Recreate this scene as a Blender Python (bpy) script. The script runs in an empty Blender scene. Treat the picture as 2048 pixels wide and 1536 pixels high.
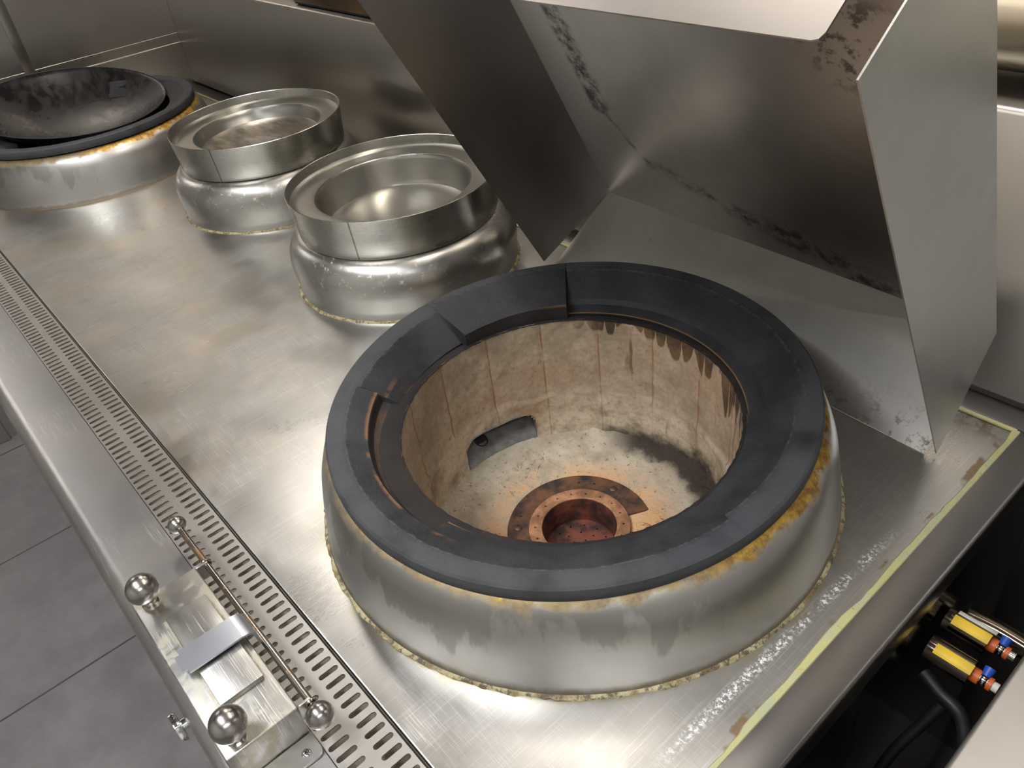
import bpy, bmesh, math, random
from math import pi, sin, cos, radians, hypot, atan2
from mathutils import Vector, Matrix, Euler, noise
random.seed(7)
S = bpy.context.scene
COL = S.collection

# ------------------------------------------------------------------ camera
cam_d = bpy.data.cameras.new('camera'); cam = bpy.data.objects.new('camera', cam_d); COL.objects.link(cam)
M = Matrix(((0.65443273, -0.39934239, 0.64206188, 0.49049),
            (0.74776614, 0.46769636, -0.47128113, -0.42992),
            (-0.11208747, 0.78853393, 0.60469053, 0.62262),
            (0, 0, 0, 1)))
cam.matrix_world = M
cam_d.sensor_fit = 'HORIZONTAL'; cam_d.sensor_width = 36.0; cam_d.lens = 36.0 * 1599.04 / 2048
cam_d.clip_start = 0.01; cam_d.clip_end = 50
S.camera = cam

# ------------------------------------------------------------------ world, lights, exposure
w = bpy.data.worlds.new('world'); S.world = w; w.use_nodes = True
w.node_tree.nodes['Background'].inputs[0].default_value = (0.9, 0.93, 1.0, 1)
w.node_tree.nodes['Background'].inputs[1].default_value = 0.05
S.view_settings.view_transform = 'Standard'; S.view_settings.look = 'None'
S.view_settings.exposure = 0.0; S.view_settings.gamma = 1.0; S.view_settings.use_curve_mapping = False

CEIL = 1.75       # room ceiling (floor is at -0.8)
HOOD = 1.15       # lamp height inside the extraction hood
FLOOR = -0.8
# (name, centre, size_x, size_y, power, colour) of the lamps; each also gets a housing further down
HOOD_LAMPS = [(-0.05, 0.24, 0.70, 0.16, 6.0), (-1.15, 0.20, 0.62, 0.14, 6.5)]
CEIL_LAMPS = [(-0.2, -1.05, 1.2, 0.30, 48.0), (1.35, -0.75, 0.30, 1.2, 26.0)]
WARM = (1.0, 0.94, 0.87); COOL = (0.93, 0.96, 1.0)

# ------------------------------------------------------------------ helpers
def link(o, parent=None):
    COL.objects.link(o)
    if parent is not None: o.parent = parent
    return o

def obj(name, bm, m, parent=None, smooth=True, angle=35, loc=None):
    me = bpy.data.meshes.new(name)
    bmesh.ops.recalc_face_normals(bm, faces=bm.faces)
    bm.to_mesh(me); bm.free()
    if m is not None: me.materials.append(m)
    if smooth:
        me.shade_smooth()
        me.set_sharp_from_angle(angle=radians(angle))
    o = bpy.data.objects.new(name, me); link(o, parent)
    if loc is not None: o.location = loc
    return o

def tag(o, label=None, cat=None, group=None, kind=None):
    if label: o['label'] = label
    if cat: o['category'] = cat
    if group: o['group'] = group
    if kind: o['kind'] = kind
    return o

def empty(name, loc=(0, 0, 0), label=None, cat=None, group=None):
    o = bpy.data.objects.new(name, None); o.location = loc; o.empty_display_size = 0.05
    link(o); return tag(o, label, cat, group)

def bx(bm, x0, x1, y0, y1, z0, z1, bevel=0.0, seg=2):
    vs = [bm.verts.new((x, y, z)) for x in (x0, x1) for y in (y0, y1) for z in (z0, z1)]
    idx = [(0, 1, 3, 2), (4, 6, 7, 5), (0, 4, 5, 1), (2, 3, 7, 6), (0, 2, 6, 4), (1, 5, 7, 3)]
    fs = [bm.faces.new([vs[i] for i in f]) for f in idx]
    if bevel > 0:
        es = list({e for f in fs for e in f.edges})
        bmesh.ops.bevel(bm, geom=es, offset=bevel, segments=seg, affect='EDGES', profile=0.5)
    return fs

def box(name, m, b, parent=None, bevel=0.0, seg=2):
    bm = bmesh.new(); bx(bm, *b, bevel=bevel, seg=seg)
    return obj(name, bm, m, parent)

def cyl(bm, a, b, r0, r1=None, n=24, caps=True):
    r1 = r0 if r1 is None else r1
    a = Vector(a); b = Vector(b); d = (b - a).normalized()
    u = d.orthogonal().normalized(); v = d.cross(u)
    A = [bm.verts.new(a + (u * cos(t) + v * sin(t)) * r0) for t in [2 * pi * i / n for i in range(n)]]
    B = [bm.verts.new(b + (u * cos(t) + v * sin(t)) * r1) for t in [2 * pi * i / n for i in range(n)]]
    for i in range(n):
        bm.faces.new((A[i], A[(i + 1) % n], B[(i + 1) % n], B[i]))
    if caps:
        bm.faces.new(A[::-1]); bm.faces.new(B)

def lathe_on(bm, prof, n=96, origin=(0, 0, 0), axis=None, closed=False, a0=0.0, a1=2 * pi, fn=None, kuv=False):
    """surface of revolution; uv = (turn, running length)"""
    uvl = bm.loops.layers.uv.verify()
    full = abs(a1 - a0 - 2 * pi) < 1e-6
    T = n if full else n + 1
    R = Matrix.Identity(3)
    if axis is not None: R = Vector((0, 0, 1)).rotation_difference(Vector(axis)).to_matrix()
    O = Vector(origin); grid = []; L = [0.0]
    for i in range(1, len(prof)): L.append(L[-1] + hypot(prof[i][0] - prof[i - 1][0], prof[i][1] - prof[i - 1][1]))
    for k in range(len(prof)):
        row = []
        if prof[k][0] < 1e-6:
            v = bm.verts.new(O + R @ Vector((0, 0, prof[k][1]))); row = [v] * T
        else:
            for i in range(T):
                t = a0 + (a1 - a0) * i / n
                r, z = prof[k]
                if fn: r, z = fn(t, r, z, k)
                row.append(bm.verts.new(O + R @ Vector((r * cos(t), r * sin(t), z))))
        grid.append(row)
    if kuv: L = list(range(len(prof)))
    K = len(prof); rng = range(K if closed else K - 1)
    for k in rng:
        k2 = (k + 1) % K
        for i in range(n):
            j = (i + 1) % T
            q = [grid[k][i], grid[k][j], grid[k2][j], grid[k2][i]]
            uv = [(i / n, L[k]), ((i + 1) / n, L[k]), ((i + 1) / n, L[k2]), (i / n, L[k2])]
            qq, uu = [], []
            for a, b in zip(q, uv):
                if a not in qq: qq.append(a); uu.append(b)
            if len(qq) < 3: continue
            f = bm.faces.new(qq)
            for lp, c in zip(f.loops, uu): lp[uvl].uv = c
    return grid

def lathe(name, prof, m, parent=None, n=96, loc=None, angle=35, **kw):
    bm = bmesh.new(); lathe_on(bm, prof, n=n, **kw)
    return obj(name, bm, m, parent, loc=loc, angle=angle)

def plate(name, outer, holes, z, th, m, parent=None, bevel=0.0, res=1, to_local=None):
    """flat plate with holes, top face at z, thickness th (filled 2D curve turned into a mesh)"""
    cu = bpy.data.curves.new(name, 'CURVE'); cu.dimensions = '2D'; cu.fill_mode = 'BOTH'
    cu.extrude = max(th / 2 - bevel, 0); cu.bevel_depth = bevel; cu.bevel_resolution = res; cu.offset = -bevel
    for lp in [outer] + list(holes):
        sp = cu.splines.new('POLY'); sp.points.add(len(lp) - 1); sp.use_cyclic_u = True
        for p, c in zip(sp.points, lp): p.co = (c[0], c[1], 0, 1)
    t = bpy.data.objects.new('tmp', cu); COL.objects.link(t)
    dg = bpy.context.evaluated_depsgraph_get(); dg.update()
    me = bpy.data.meshes.new_from_object(t.evaluated_get(dg)); me.name = name
    bpy.data.objects.remove(t); bpy.data.curves.remove(cu)
    for v in me.vertices: v.co.z += z - th / 2
    me.materials.clear(); me.materials.append(m)
    me.shade_smooth(); me.set_sharp_from_angle(angle=radians(35))
    return link(bpy.data.objects.new(name, me), parent)

def circle(cx, cy, r, n=96, rev=False):
    p = [(cx + r * cos(2 * pi * i / n), cy + r * sin(2 * pi * i / n)) for i in range(n)]
    return p[::-1] if rev else p

def slot(cx, y0, y1, w, n=5):
    r = w / 2; p = []
    for i in range(n + 1): t = pi + pi * i / n; p.append((cx + r * cos(t), y0 + r + r * sin(t)))
    for i in range(n + 1): t = pi * i / n; p.append((cx + r * cos(t), y1 - r + r * sin(t)))
    return p

def sheet(name, pts, th, m, parent=None, bevel=0.0004, toward=None):
    """flat sheet-metal polygon given its corners in 3D, thickened along its normal"""
    P = [Vector(p) for p in pts]
    nrm = Vector((0, 0, 0))
    for i in range(len(P)): nrm += P[i].cross(P[(i + 1) % len(P)])
    nrm.normalize()
    if toward is not None and nrm.dot(Vector(toward)) < 0: nrm = -nrm
    bm = bmesh.new()
    A = [bm.verts.new(p) for p in P]; B = [bm.verts.new(p + nrm * th) for p in P]
    bm.faces.new(A[::-1]); bm.faces.new(B); n = len(P)
    for i in range(n): bm.faces.new((A[i], A[(i + 1) % n], B[(i + 1) % n], B[i]))
    return obj(name, bm, m, parent, angle=30)

def tube(name, pts, r, m, parent=None, n=16):
    P = [Vector(p) for p in pts]
    # Catmull-Rom resample
    Q = []
    for i in range(len(P) - 1):
        p0 = P[max(i - 1, 0)]; p1 = P[i]; p2 = P[i + 1]; p3 = P[min(i + 2, len(P) - 1)]
        for k in range(10):
            t = k / 10
            Q.append(0.5 * ((2 * p1) + (-p0 + p2) * t + (2 * p0 - 5 * p1 + 4 * p2 - p3) * t * t + (-p0 + 3 * p1 - 3 * p2 + p3) * t ** 3))
    Q.append(P[-1])
    bm = bmesh.new(); prev = None; u = None
    for i, q in enumerate(Q):
        d = (Q[min(i + 1, len(Q) - 1)] - Q[max(i - 1, 0)]).normalized()
        u = d.orthogonal().normalized() if u is None else (u - d * u.dot(d)).normalized()
        v = d.cross(u)
        row = [bm.verts.new(q + (u * cos(2 * pi * k / n) + v * sin(2 * pi * k / n)) * r) for k in range(n)]
        if prev:
            for k in range(n): bm.faces.new((prev[k], prev[(k + 1) % n], row[(k + 1) % n], row[k]))
        else: bm.faces.new(row[::-1])
        prev = row
    bm.faces.new(prev)
    return obj(name, bm, m, parent)

def copy_tree(o, parent=None):
    c = o.copy(); COL.objects.link(c)
    if parent is not None: c.parent = parent
    for ch in list(o.children): copy_tree(ch, c)
    return c

# ------------------------------------------------------------------ materials
class G:
    def __init__(s, name):
        s.m = bpy.data.materials.new(name); s.m.use_nodes = True; s.t = s.m.node_tree; s.n = s.t.nodes
        s.b = s.n['Principled BSDF']; s.tc = s.n.new('ShaderNodeTexCoord')
        s.O = s.tc.outputs['Object']; s.UV = s.tc.outputs['UV']
    def L(s, a, b): s.t.links.new(a, b)
    def _in(s, sock, v):
        if v is None: return
        if hasattr(v, 'is_linked') or isinstance(v, bpy.types.NodeSocket): s.L(v, sock)
        elif isinstance(v, (tuple, list)) and len(v) == 3 and sock.type == 'RGBA': sock.default_value = (*v, 1)
        else: sock.default_value = v
    def set(s, **k):
        names = dict(color='Base Color', metal='Metallic', rough='Roughness', ior='IOR', spec='Specular IOR Level', aniso='Anisotropic', coat='Coat Weight', coatr='Coat Roughness', trans='Transmission Weight')
        for a, v in k.items(): s._in(s.b.inputs[names[a]], v)
        return s
    def mapv(s, v, scale=(1, 1, 1), loc=(0, 0, 0), rot=(0, 0, 0)):
        n = s.n.new('ShaderNodeMapping'); s.L(v, n.inputs[0]); n.inputs['Scale'].default_value = scale
        n.inputs['Location'].default_value = loc; n.inputs['Rotation'].default_value = rot; return n.outputs[0]
    def noise(s, v, scale, detail=4, rough=0.55, dist=0.0):
        n = s.n.new('ShaderNodeTexNoise'); s.L(v, n.inputs['Vector']); n.inputs['Scale'].default_value = scale
        n.inputs['Detail'].default_value = detail; n.inputs['Roughness'].default_value = rough; n.inputs['Distortion'].default_value = dist
        return n.outputs['Fac']
    def voro(s, v, scale, feature='F1'):
        n = s.n.new('ShaderNodeTexVoronoi'); s.L(v, n.inputs['Vector']); n.inputs['Scale'].default_value = scale; n.feature = feature
        return n.outputs['Distance']
    def ss(s, v, a, b, o0=0.0, o1=1.0):
        n = s.n.new('ShaderNodeMapRange'); n.interpolation_type = 'SMOOTHSTEP'; s.L(v, n.inputs['Value'])
        n.inputs['From Min'].default_value = a; n.inputs['From Max'].default_value = b
        n.inputs['To Min'].default_value = o0; n.inputs['To Max'].default_value = o1; return n.outputs[0]
    def math(s, op, a, b=None, c=None):
        n = s.n.new('ShaderNodeMath'); n.operation = op
        for i, v in enumerate((a, b, c)): s._in(n.inputs[i], v)
        return n.outputs[0]
    def mul(s, *a):
        r = a[0]
        for x in a[1:]: r = s.math('MULTIPLY', r, x)
        return r
    def mix(s, f, a, b, mode='MIX'):
        n = s.n.new('ShaderNodeMix'); n.data_type = 'RGBA'; n.blend_type = mode
        s._in(n.inputs[0], f); s._in(n.inputs[6], a); s._in(n.inputs[7], b); return n.outputs[2]
    def sep(s, v):
        n = s.n.new('ShaderNodeSeparateXYZ'); s.L(v, n.inputs[0]); return n.outputs
    def length(s, v):
        n = s.n.new('ShaderNodeVectorMath'); n.operation = 'LENGTH'; s.L(v, n.inputs[0]); return n.outputs['Value']
    def bump(s, h, strength=0.3, dist=0.001):
        n = s.n.new('ShaderNodeBump'); n.inputs['Strength'].default_value = strength; n.inputs['Distance'].default_value = dist
        s.L(h, n.inputs['Height']); s.L(n.outputs[0], s.b.inputs['Normal']); return s

def steel(name, base=(0.56, 0.545, 0.515), rough=0.26, brush=(1, 1, 1), var=0.10, dirt=0.35, dirtc=(0.33, 0.29, 0.22), scratch=0.0, spots=0.0, spotc=(0.12, 0.10, 0.07), bump=0.05, uv=False, extra=None):
    g = G(name); v = g.UV if uv else g.O
    base = tuple(x * .80 for x in base); dirtc = tuple(x * .85 for x in dirtc)
    st = g.noise(g.mapv(v, brush), 110, 3, 0.6)
    big = g.noise(v, 5, 5, 0.6); med = g.noise(v, 26, 5, 0.6)
    c = g.mix(g.mul(g.ss(big, .40, .75), dirt), base, dirtc)
    c = g.mix(g.mul(g.ss(med, .5, .75), dirt * .6), c, tuple(min(1, x * 1.18) for x in base))
    r = g.math('ADD', g.math('MULTIPLY_ADD', st, var, rough - var * .5), g.ss(big, .35, .7, -.02, .04))
    h = st
    if scratch > 0:
        a = g.noise(g.mapv(v, (3, 260, 3), rot=(0, 0, 1.25)), 6, 2, .5)
        b = g.noise(g.mapv(v, (3, 300, 3), rot=(0, 0, .95)), 7, 2, .5)
        gate = g.ss(g.noise(v, 9, 3), .45, .62)
        k = g.mul(g.math('MAXIMUM', g.ss(a, .60, .68), g.ss(b, .61, .69)), gate, scratch)
        c = g.mix(k, c, (.80, .79, .77)); r = g.math('ADD', r, g.mul(k, .22))
        h = g.math('ADD', st, g.mul(k, 1.5))
    if spots > 0:
        k = g.mul(g.ss(g.noise(v, 70, 5, .7), .60, .70), g.ss(g.noise(v, 7, 2), .5, .62), spots)
        c = g.mix(k, c, spotc); r = g.math('ADD', r, g.mul(k, .3))
    if extra: c, r = extra(g, c, r)
    g.set(color=c, metal=1.0, rough=r); g.bump(h, bump, .0002)
    return g.m

def plain(name, c, rough=0.5, metal=0.0, n=0.15, scale=40):
    g = G(name); k = g.noise(g.O, scale, 4)
    g.set(color=g.mix(g.ss(k, .3, .7), tuple(x * (1 - n) for x in c), tuple(min(1, x * (1 + n)) for x in c)), metal=metal, rough=g.ss(k, .3, .7, rough - .05, rough + .05))
    return g.m

def yellow_grime(g, c, r, mask):
    k = g.noise(g.O, 90, 5, .7)
    yc = g.mix(g.ss(k, .4, .65), (.58, .38, .07), (.28, .14, .035))
    return g.mix(mask, c, yc), g.math('ADD', r, g.mul(mask, .3))

# worktop: long soft stains, scratches, limescale by the right-hand collar
def ex_top(g, c, r):
    x, y, z = g.sep(g.O)
    n = g.noise(g.O, 8, 6, .65); n2 = g.noise(g.O, 260, 4, .75)
    k = g.mul(g.ss(n, .5, .68), g.ss(x, .0, -.35), .35)
    c = g.mix(k, c, (.62, .50, .33))
    cl = g.noise(g.O, 4.5, 5, .6)
    r = g.math('ADD', r, g.ss(cl, .38, .62, -.07, .07))
    c = g.mix(g.mul(g.ss(cl, .52, .66), .45), c, (.30, .29, .27))
    # fine brushed grain
    gr_ = g.noise(g.mapv(g.O, (500, 12, 1), rot=(0, 0, .06)), 1, 3, .6)
    c = g.mix(g.mul(g.ss(gr_, .5, .7), .35), c, (.62, .61, .58))
    # brown burnt edge beside the yellow sealant
    wob = g.math('MULTIPLY_ADD', g.noise(g.O, 40, 5, .7), .012, -.006)
    m1 = g.mul(g.ss(g.math('ADD', x, wob), .3035, .3055), g.ss(g.noise(g.O, 24, 3), .5, .6))
    c = g.mix(g.mul(m1, .7), c, (.26, .14, .04)); r = g.math('ADD', r, g.mul(m1, .25))
    m4 = g.mul(g.ss(y, .318, .352), g.ss(x, .15, .30), g.ss(g.noise(g.O, 50, 5, .7), .44, .58), .8)
    c = g.mix(m4, c, (.20, .12, .04)); r = g.math('ADD', r, g.mul(m4, .25))
    # white sparkly lime trail
    lx = g.math('ABSOLUTE', g.math('SUBTRACT', x, g.math('MULTIPLY_ADD', y, .03, .289)))
    m2 = g.mul(g.ss(lx, .008, .001), g.ss(n2, .48, .58), g.ss(g.noise(g.O, 34, 3, .6), .34, .50), g.ss(y, .17, .10), g.ss(y, -.20, -.16))
    c = g.mix(m2, c, (.9, .9, .88)); r = g.math('ADD', r, g.mul(m2, .3))
    # grey worn band round the big collar
    rr = g.length(g.O)
    m3 = g.mul(g.ss(rr, .292, .279), g.ss(g.noise(g.O, 40, 4, .7), .42, .6))
    c = g.mix(g.mul(m3, .7), c, (.42, .36, .20))
    return c, r
MT = {}
MT['top'] = steel('worktop_steel', rough=.36, brush=(12, 1.2, 1), scratch=.5, spots=.25, dirt=.3, extra=ex_top)
MT['ledge'] = steel('ledge_steel', base=(.55, .53, .52), rough=.36, brush=(12, 1.2, 1), scratch=.6, spots=.1, dirt=.4, dirtc=(.60, .52, .38))
MT['grate'] = steel('grate_steel', base=(.66, .63, .59), rough=.36, brush=(2, 30, 2), dirt=.3, dirtc=(.55, .50, .42))
MT['trough'] = plain('trough_scale', (.34, .31, .25), .6, .2, .3, 60)

def ex_collar(g, c, r):
    x, y, z = g.sep(g.O)
    wob = g.math('MULTIPLY_ADD', g.noise(g.O, 26, 5, .7), .034, -.017)
    e = g.math('ADD', z, wob)
    k = g.mul(g.ss(e, .087, .094), g.ss(g.noise(g.O, 12, 3), .22, .42))
    c, r = yellow_grime(g, c, r, g.mul(k, .95))
    k2 = g.ss(g.math('ADD', z, g.mul(wob, .4)), .011, .003)
    c = g.mix(g.mul(k2, .75), c, (.16, .11, .05)); r = g.math('ADD', r, g.mul(k2, .25))
    # rising tide of dull water marks
    n = g.noise(g.mapv(g.O, (1, 1, .35)), 22, 4, .6)
    k3 = g.mul(g.ss(g.math('ADD', g.math('MULTIPLY', z, 4.0), n), .72, .80), g.ss(y, -.02, -.12), .6)
    c = g.mix(k3, c, (.24, .23, .20)); r = g.math('ADD', r, g.mul(k3, .12))
    return c, r
MT['collar'] = steel('collar_steel', base=(.62, .60, .57), rough=.32, brush=(2, 2, 30), dirt=.25, spots=.12, extra=ex_collar)
def ex_small(g, c, r):
    x, y, z = g.sep(g.O)
    k2 = g.ss(g.math('ADD', z, g.math('MULTIPLY_ADD', g.noise(g.O, 60, 4, .7), .008, -.004)), .004, .001)
    c = g.mix(g.mul(k2, .8), c, (.45, .34, .14))
    k = g.mul(g.ss(g.noise(g.O, 110, 5, .75), .56, .64), g.ss(z, .035, .06), g.ss(g.noise(g.O, 9, 2), .45, .6), .8)
    c = g.mix(k, c, (.75, .70, .58)); r = g.math('ADD', r, g.mul(k, .3))
    return c, r
MT['small'] = steel('small_collar_steel', base=(.60, .58, .54), rough=.30, brush=(2, 2, 30), dirt=.3, spots=.3, extra=ex_small)
def ex_seam(g, c, r):
    u, v, _ = g.sep(g.UV)
    d = g.math('ABSOLUTE', g.math('SUBTRACT', u, .845))
    k = g.mul(g.ss(d, .0016, .0006), .8)
    return g.mix(k, c, (.12, .10, .08)), r
MT['band'] = steel('pan_band_steel', base=(.58, .57, .52), rough=.27, brush=(1, 1, 30), dirt=.25, extra=ex_seam)
MT['pan'] = steel('pan_steel', base=(.58, .56, .51), rough=.30, brush=(1, 1, 1), var=.0, bump=.0, dirt=.04)
def ex_brown(g, c, r):
    k = g.ss(g.length(g.mapv(g.O, (1, 1, 0))), .125, .09); n = g.noise(g.mapv(g.O, (1, 3, 1)), 14, 4)
    return g.mix(g.mul(k, g.ss(n, .25, .6), .8), c, (.14, .095, .06)), g.math('ADD', r, g.mul(k, .12))
MT['panbrown'] = steel('stained_pan_steel', base=(.58, .56, .51), rough=.30, brush=(1, 1, 1), var=.0, bump=.0, dirt=.04, extra=ex_brown)
def ex_guard(g, c, r):
    x, y, z = g.sep(g.O)
    # curved soot trail left by the flame
    # distance to the polyline x(z): upper leg, bend, lower leg
    za = g.math('ADD', g.mul(g.ss(x, -.225, -.168), -.075), .2805)
    za = g.math('ADD', za, g.mul(g.ss(x, -.19, .0), -.047))
    za = g.math('ADD', za, g.mul(g.ss(x, -.02, .2), -.045))
    low_ = g.math('ABSOLUTE', g.math('SUBTRACT', z, za))
    up_ = g.math('ABSOLUTE', g.math('SUBTRACT', x, -.218))
    isup = g.ss(z, .265, .285)
    d = g.math('ADD', g.mul(up_, isup), g.mul(low_, g.math('SUBTRACT', 1.0, isup)))
    inx = g.mul(g.ss(x, -.235, -.225), g.ss(x, .22, .12), g.ss(z, .44, .40))
    n = g.noise(g.O, 55, 6, .7)
    wd = g.math('ADD', g.mul(isup, .012), g.mul(g.ss(x, -.08, .05), .012))
    k = g.mul(g.ss(g.math('SUBTRACT', g.math('ADD', d, g.math('MULTIPLY_ADD', n, -.03, .015)), wd), .016, -.008), g.ss(n, .34, .62), inx, .85)
    c = g.mix(k, c, (.035, .032, .03)); r = g.math('ADD', r, g.mul(k, .3))
    # greasy spatter near the top right corner
    d2 = g.length(g.mapv(g.O, (1, 1, 1), loc=(-.16, -.18, -.425)))
    k2 = g.mul(g.ss(d2, .065, .03), g.ss(g.noise(g.O, 55, 5, .7), .48, .6), .75)
    c = g.mix(k2, c, (.12, .09, .06)); r = g.math('ADD', r, g.mul(k2, .25))
    return c, r
MT['guard'] = steel('guard_steel', base=(.80, .775, .75), rough=.33, brush=(20, 2, 2), dirt=.3, dirtc=(.30, .27, .24), extra=ex_guard)
MT['wing'] = steel('guard_wing_steel', base=(.80, .785, .75), rough=.40, brush=(2, 6, 20), dirt=.5, dirtc=(.36, .36, .33), scratch=.12)
MT['wing_shaded'] = steel('guard_wing_shaded_steel', base=(.40, .38, .36), rough=.32, brush=(2, 6, 20), dirt=.5, dirtc=(.26, .24, .22))  # darker copy of the wing steel; dim inner reflections put into the base
def ex_low(g, c, r):
    x, y, z = g.sep(g.O)
    k = g.mul(g.ss(g.noise(g.O, 60, 6, .75), .52, .62), g.ss(z, .05, .01), g.ss(x, .08, .2), .8)
    return g.mix(k, c, (.16, .12, .05)), g.math('ADD', r, g.mul(k, .3))
MT['low'] = steel('guard_foot_steel', base=(.80, .77, .73), rough=.34, brush=(20, 2, 2), dirt=.35, spots=.2, extra=ex_low)
MT['flap'] = steel('flap_steel', base=(.62, .59, .56), rough=.42, brush=(6, 6, 6), dirt=.4, dirtc=(.52, .45, .38))
MT['wall'] = steel('wall_steel', base=(.60, .57, .53), rough=.30, brush=(6, 1, 1), var=.02, dirt=.10, dirtc=(.36, .33, .27), bump=.03)
MT['edge'] = steel('trim_steel', base=(.21, .20, .195), rough=.33, brush=(2, 20, 2), dirt=.3, spots=.1)
MT['next'] = steel('neighbour_steel', base=(.66, .64, .61), rough=.42, brush=(2, 20, 2), dirt=.2)
MT['sidep'] = steel('side_panel_steel', base=(.30, .27, .23), rough=.12, brush=(2, 2, 20), var=.04, dirt=.5, dirtc=(.12, .08, .04), bump=.02)
MT['boxs'] = steel('housing_steel', base=(.60, .58, .55), rough=.34, brush=(5, 5, 5), scratch=.7, dirt=.3)
def ex_box(g, c, r):
    n = g.noise(g.O, 38, 5, .65)
    x, y, z = g.sep(g.O)
    dx = g.math('ABSOLUTE', g.math('ADD', x, .041)); dy = g.math('ABSOLUTE', g.math('ADD', y, .4035))
    rim = g.math('MAXIMUM', g.ss(dx, .055, .075), g.ss(dy, .014, .028))
    q = g.math('MAXIMUM', g.math('SUBTRACT', dx, .0603), g.math('SUBTRACT', dy, .0197))
    k = g.math('MAXIMUM', g.mul(g.ss(n, .46, .60), rim, .55), g.mul(g.ss(q, .0045, .001), g.ss(g.noise(g.O, 70, 4, .7), .40, .52), .8))
    return g.mix(k, c, (.46, .42, .29)), g.math('ADD', r, g.mul(k, .35))
MT['boxtop'] = steel('housing_top_steel', base=(.60, .58, .55), rough=.34, brush=(5, 5, 5), scratch=.7, dirt=.3, extra=ex_box)
MT['knob'] = steel('knob_steel', base=(.44, .41, .38), rough=.25, brush=(1, 1, 1), var=.12, dirt=.6, dirtc=(.28, .24, .20), bump=.02)
MT['tab'] = steel('cool_lit_tab_steel', base=(.70, .72, .80), rough=.34, brush=(6, 1, 1), dirt=.15, dirtc=(.5, .52, .60))  # blue tint puts the cool front light into the base colour
def ex_rod(g, c, r):
    k = g.ss(g.noise(g.O, 34, 4, .7), .50, .66)
    return g.mix(g.mul(k, .75), c, (.30, .15, .05)), g.math('ADD', r, g.mul(k, .2))
MT['rod'] = steel('rod_steel', base=(.48, .43, .38), rough=.22, brush=(1, 8, 8), extra=ex_rod)
MT['chrome'] = plain('chrome', (.75, .75, .76), .08, 1.0, .05)
MT['gap'] = plain('gap_shade_black', (.012, .011, .010), .7)  # near-black stand-in for the shade inside gaps and holes

def iron(name, rust=True):
    g = G(name)
    n = g.noise(g.O, 240, 5, .75); b = g.noise(g.O, 18, 5, .6); w_ = g.noise(g.O, 60, 4, .6)
    u, k, _ = g.sep(g.UV)
    c = g.mix(g.ss(b, .35, .7), (.018, .018, .020), (.036, .036, .039))
    band = g.mul(g.ss(k, 5.9, 6.3), g.ss(k, 9.5, 8.5))
    c = g.mix(g.mul(band, g.ss(b, .25, .65)), c, (.050, .051, .054))
    # worn bright crease
    wear = g.mul(g.ss(g.math('ABSOLUTE', g.math('SUBTRACT', k, 6.0)), .10, .02), g.ss(g.noise(g.O, 150, 4, .7), .45, .6))
    c = g.mix(g.mul(wear, .45), c, (.10, .10, .10))
    c = g.mix(g.mul(g.ss(n, .62, .74), .5), c, (.13, .13, .13))
    r = g.ss(b, .3, .7, .52, .68)
    if rust:
        sec = g.mul(g.ss(u, .57, .61), g.ss(u, .81, .77))
        sec2 = g.mul(g.ss(u, .08, .15), g.ss(u, .42, .36))
        m = g.mul(g.ss(k, 2.0, 2.6), g.ss(k, 4.4, 4.0), sec, g.ss(g.noise(g.O, 26, 5, .7), .40, .60))
        c = g.mix(g.mul(m, .75), c, (.085, .042, .020))
        e = g.mul(g.ss(g.math('ABSOLUTE', g.math('SUBTRACT', k, 5.0)), .22, .05), sec, g.ss(g.noise(g.O, 40, 4), .42, .55))
        c = g.mix(g.mul(e, .8), c, (.20, .10, .05))
        e2 = g.mul(g.ss(g.math('ABSOLUTE', g.math('SUBTRACT', k, 3.0)), .16, .03), g.math('MAXIMUM', sec, g.mul(sec2, .5)))
        c = g.mix(g.mul(e2, .9), c, (.42, .22, .07))
    g.set(color=c, rough=r, spec=.38)
    g.bump(g.math('ADD', n, g.mul(g.voro(g.O, 160), .6)), .5, .0009)
    return g.m
MT['iron'] = iron('cast_iron'); MT['iron2'] = iron('cast_iron_plain', False)

def mk_wok():
    g = G('seasoned_carbon_steel'); n = g.noise(g.mapv(g.O, (1, 2, 1)), 26, 6, .65); b = g.noise(g.O, 9, 4)
    c = g.mix(g.ss(n, .4, .65), (.006, .0055, .006), (.020, .017, .017))
    g.set(color=c, rough=g.math('ADD', g.ss(n, .3, .7, .24, .38), g.ss(b, .4, .6, -.04, .04)), metal=0.0, spec=.5, ior=1.62)
    g.bump(n, .25, .001); return g.m
MT['wok'] = mk_wok()

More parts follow.
